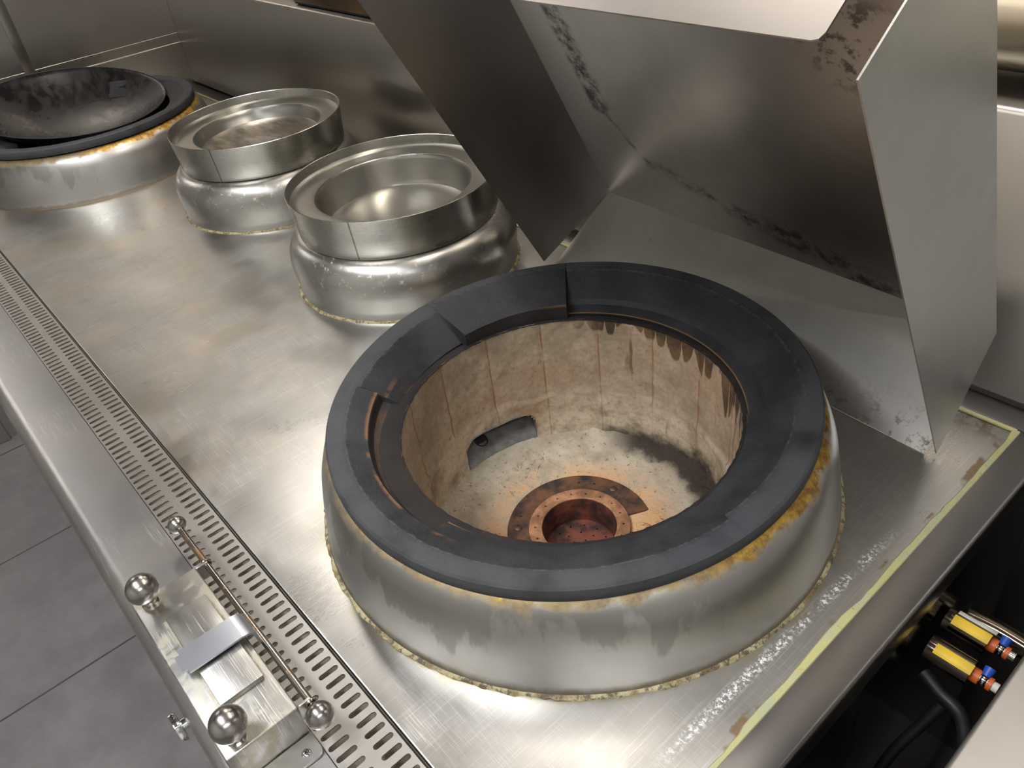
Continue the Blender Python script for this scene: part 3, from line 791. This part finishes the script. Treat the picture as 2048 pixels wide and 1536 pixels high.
# ------------------------------------------------------------------ control box on the front ledge
cb = empty('control_box', (-.042, -.408, 0), 'steel control box with ball knobs and a sliding tab, on the front ledge', 'control box')
def C(o): o.parent = cb; o.location = Vector(o.location) - Vector((-.042, -.408, 0)); return o
C(box('housing', MT['boxtop'], (-.1475, .0628, -.4410, -.3765, .0004, .0400), bevel=.0018, seg=3))
C(box('raised_plate', MT['boxs'], (-.1015, .0190, -.4232, -.3838, .0400, .0460), bevel=.0010))
b = bmesh.new()
tp2 = [(-.4336, .0500), (-.4336, .0520), (-.3800, .0520), (-.3735, .0508), (-.3690, .0465), (-.3680, .0300), (-.3698, .0300), (-.3708, .0458), (-.3748, .0490), (-.3800, .0500)]
A = [b.verts.new((-.0530, y, z)) for y, z in tp2]; B = [b.verts.new((-.0245, y, z)) for y, z in tp2]
for i in range(len(tp2)): j = (i + 1) % len(tp2); b.faces.new((A[i], A[j], B[j], B[i]))
b.faces.new(A[::-1]); b.faces.new(B)
ce = [e for e in b.edges if abs(e.verts[0].co.y + .4336) < 1e-5 and abs(e.verts[1].co.y + .4336) < 1e-5 and abs(e.verts[0].co.z - e.verts[1].co.z) > .001]
bmesh.ops.bevel(b, geom=ce, offset=.0045, segments=4, affect='EDGES')
C(obj('slide_tab', b, MT['tab'], angle=35))['label'] = 'steel sliding tab tinted bluish for the cool lamp light'
C(box('tab_spacer', MT['gap'], (-.046, -.032, -.416, -.392, .0460, .0501)))
for kx in (-.1340, .0525):
    r = .0150
    k_ = lathe('ball_knob', [(r * sin(pi * i / 24), .0628 - .0 + -r * cos(pi * i / 24)) for i in range(25)], MT['knob'], n=48); k_.location = (kx, -.4258, 0); C(k_)
    s_ = lathe('stem', [(0, .0400), (.0078, .0400), (.0080, .0425), (.0062, .0440), (.0062, .0462), (.0074, .0472), (.0074, .0490), (.005, .0505), (0, .0505)], MT['rod'], n=32); s_.parent = k_
b = bmesh.new(); cyl(b, (-.222, -.3655, .0292), (.0665, -.3655, .0298), .0034, n=20)
rod = C(obj('push_rod', b, MT['rod'])); rod['label'] = 'thin rust-stained rod'
for kx, r in ((-.2295, .0098), (.0748, .0118)):
    k_ = lathe('ball_end', [(r * sin(pi * i / 20), -r * cos(pi * i / 20)) for i in range(21)], MT['knob'], n=40, loc=(kx, -.3655, .0295)); k_.parent = rod
for kx in (-.1530, .0605):
    t_ = lathe('washer', [(.0048 + .0014 * cos(q), .0014 * sin(q)) for q in [2 * pi * i / 10 for i in range(10)]], MT['rod'], n=32, closed=True, axis=(1, 0, 0), loc=(kx, -.3655, .0295)); t_.parent = rod
for x0_, x1_ in ((-.1535, -.1500), (.0560, .0590)):
    b = bmesh.new(); bx(b, x0_, x1_, -.3772, -.3640, .0150, .0340, .0008); C(obj('rod_bracket', b, MT['boxs']))
# cover plate with screw
pl = empty('cover_plate', (.076, -.403, 0), 'small steel cover plate with a cross-head screw, at the near end of the control box', 'plate')
co = [(.0634, -.432), (.0870, -.432)] + [(.0820 + .006 * cos(t), -.3820 + .006 * sin(t)) for t in [pi / 2 * i / 6 for i in range(7)]] + [(.0634, -.3760)]
o = plate('plate', [(a - .076, b4 + .403) for a, b4 in co], [], .0030, .0026, MT['boxs'], pl, bevel=.0006)
b = bmesh.new(); lathe_on(b, [(0, .0050), (.0022, .0049), (.0038, .0040), (.0044, .0030), (.0044, .0026)], n=28)
sc = obj('screw', b, MT['chrome'], pl, loc=(.0020, .0145, 0))
b = bmesh.new(); 
for q in (.6, .6 + pi / 2):
    vs = bx(b, -.0021, .0021, -.00045, .00045, .0046, .0052)
    bmesh.ops.rotate(b, verts=list({v for f in vs for v in f.verts}), matrix=Matrix.Rotation(q, 3, 'Z'))
cr = obj('recess_shade', b, MT['gap'], sc)  # raised black bars imitate the shade inside the screw's cross slot
# chrome tap on the front face
tp = empty('gas_tap', (-.054, -.4525, -.035), 'chrome fluted tap sticking out of the front of the range below the control box', 'tap')
b = bmesh.new()
lathe_on(b, [(0, .0), (.006, .0), (.006, .004), (.0145, .005), (.0155, .0075), (.0150, .0105), (.0120, .012), (0, .0125)], n=72, axis=(0, -1, 0),
         fn=lambda t, r, z, k: (r * (1 + (.05 * cos(t * 6) if r > .01 else 0)), z))
obj('handle', b, MT['chrome'], tp, angle=40)

# ------------------------------------------------------------------ the gap beside the range: gas fittings
def fitting(loc, L, label, whitetop):
    t = empty('gas_fitting', loc, label, 'gas fitting', None)
    b = bmesh.new(); cyl(b, (-.006, 0, 0), (L, 0, 0), .0135, n=32); obj('body', b, MT['pipe'], t)
    # curved labels wrapped on the body
    def wrap(x0, x1, a_0, a_1, m, nm):
        b = bmesh.new(); prev = None
        for i in range(9):
            a = radians(a_0 + (a_1 - a_0) * i / 8); r = .0139
            row = [b.verts.new((x, r * cos(a), r * sin(a))) for x in (x0, x1)] + [b.verts.new((x, (r - .0006) * cos(a), (r - .0006) * sin(a))) for x in (x1, x0)]
            if prev:
                for k in range(4): b.faces.new((prev[k], prev[(k + 1) % 4], row[(k + 1) % 4], row[k]))
            else: b.faces.new(row)
            prev = row
        b.faces.new(prev[::-1]); obj(nm, b, m, t, angle=50)
    wrap(.001, .036, 95, 140, MT['yel'], 'yellow_label')
    if whitetop: wrap(.002, .038, 56, 84, MT['wht'], 'white_label')
    b = bmesh.new(); cyl(b, (L, 0, 0), (L + .0075, 0, 0), .0072, n=24); obj('orange_cap', b, MT['org'], t)
    b = bmesh.new(); cyl(b, (L + .0075, 0, 0), (L + .0145, 0, 0), .0052, n=20); bmesh.ops.create_uvsphere(b, u_segments=20, v_segments=12, radius=.006, matrix=Matrix.Translation((L + .011, 0, 0))); obj('valve_body', b, MT['silver'], t)
    b = bmesh.new(); cyl(b, (L + .011, .002, .004), (L + .011, .010, .008), .0042, .005, n=20); obj('blue_cap', b, MT['blu'], t)
    b = bmesh.new(); cyl(b, (L + .0145, 0, 0), (L + .0185, 0, 0), .0065, n=24); obj('orange_cap', b, MT['org'], t)
    b = bmesh.new(); cyl(b, (L + .0185, 0, 0), (L + .0240, 0, 0), .0048, n=24); obj('nut', b, MT['wht'] if not whitetop else MT['silver'], t)
    return t
fitting((.3605, .1640, -.0960), .0350, 'upper gas fitting with white and yellow labels, in the gap beside the range', True)
fitting((.3640, .1215, -.0960), .0350, 'lower gas fitting with one yellow label and a white nut, in the gap', False)
h = tube('gas_hose', [(.365, .105, -.115), (.385, .098, -.118), (.41, .092, -.125), (.425, .075, -.16), (.42, .06, -.26)], .0065, MT['black'])
tag(h, 'black hose running under the labelled gas fittings', 'hose')
h = tube('gas_hose', [(.362, .03, -.30), (.372, .055, -.20), (.385, .080, -.15), (.392, .094, -.126)], .0055, MT['black'])
tag(h, 'thin black hose hanging down at an angle below the labelled fittings', 'hose')
h = tube('supply_pipe', [(.358, .225, -.15), (.39, .228, -.15), (.43, .226, -.15)], .012, MT['pipe'])
tag(h, 'dark steel supply pipe crossing the gap behind the labelled gas fittings', 'pipe')

# neighbouring counter
nb = empty('neighbour_counter', (.95, 0, FLOOR), 'pale steel counter across the dark gap, at the bottom right', 'counter')
b = bmesh.new(); bx(b, .4325 - .95, XR - .95 - .003, -.50, YB - .004, -.035 - FLOOR, 0 - FLOOR, .004, 3); obj('worktop', b, MT['next'], nb)
b = bmesh.new(); bx(b, .4365 - .95, XR - .95 - .01, -.46, YB - .01, .12, -.0355 - FLOOR); obj('cabinet', b, MT['sidep'], nb)
for x in (-.45, 1.2):
    for y in (-.4, .3):
        b = bmesh.new(); cyl(b, (x, y, 0), (x, y, .121), .02); obj('foot', b, MT['silver'], nb)

# ------------------------------------------------------------------ lamps and the extraction hood
def lamp(kind, cx, cy, z, sx, sy, power, col, label):
    t = empty(kind, (cx, cy, z), label, 'lamp')
    b = bmesh.new(); bx(b, -sx / 2 - .01, sx / 2 + .01, -sy / 2 - .01, sy / 2 + .01, .004, .035, .003); obj('lamp_housing', b, MT['next'], t)
    b = bmesh.new(); bx(b, -sx / 2, sx / 2, -sy / 2, sy / 2, 0, .0035)
    e = power / (sx * sy * pi)
    obj('diffuser', b, mk_emit(kind + '_glow', col, e), t)
    return t
for i, (cx, cy, sx, sy, p) in enumerate(HOOD_LAMPS):
    lamp('hood_lamp', cx, cy, HOOD, sx, sy, p, WARM, ('warm strip lamp in the hood above the near wok burner', 'warm strip lamp in the hood above the far wok')[i])
for i, (cx, cy, sx, sy, p) in enumerate(CEIL_LAMPS):
    lamp('ceiling_lamp', cx, cy, CEIL - .036, sx, sy, p, COOL, ('cool ceiling lamp in front of the range', 'cool ceiling lamp to the right of the range')[i])
hd = empty('extraction_hood', (-.6, .05, 1.0), 'stainless extraction hood hanging over the whole range', 'hood')
def H(nm, b_, m=MT['next']):
    b = bmesh.new(); bx(b, b_[0] + .6, b_[1] + .6, b_[2] - .05, b_[3] - .05, b_[4] - 1, b_[5] - 1); return obj(nm, b, m, hd)
H('top_sheet', (XL + .001, .78, -.52, YB + .099, HOOD + .036, HOOD + .042))
H('front_sheet', (XL + .001, .78, -.526, -.52, 1.0, HOOD + .042))
H('side_sheet', (.78, .786, -.526, YB + .099, 1.0, HOOD + .042))
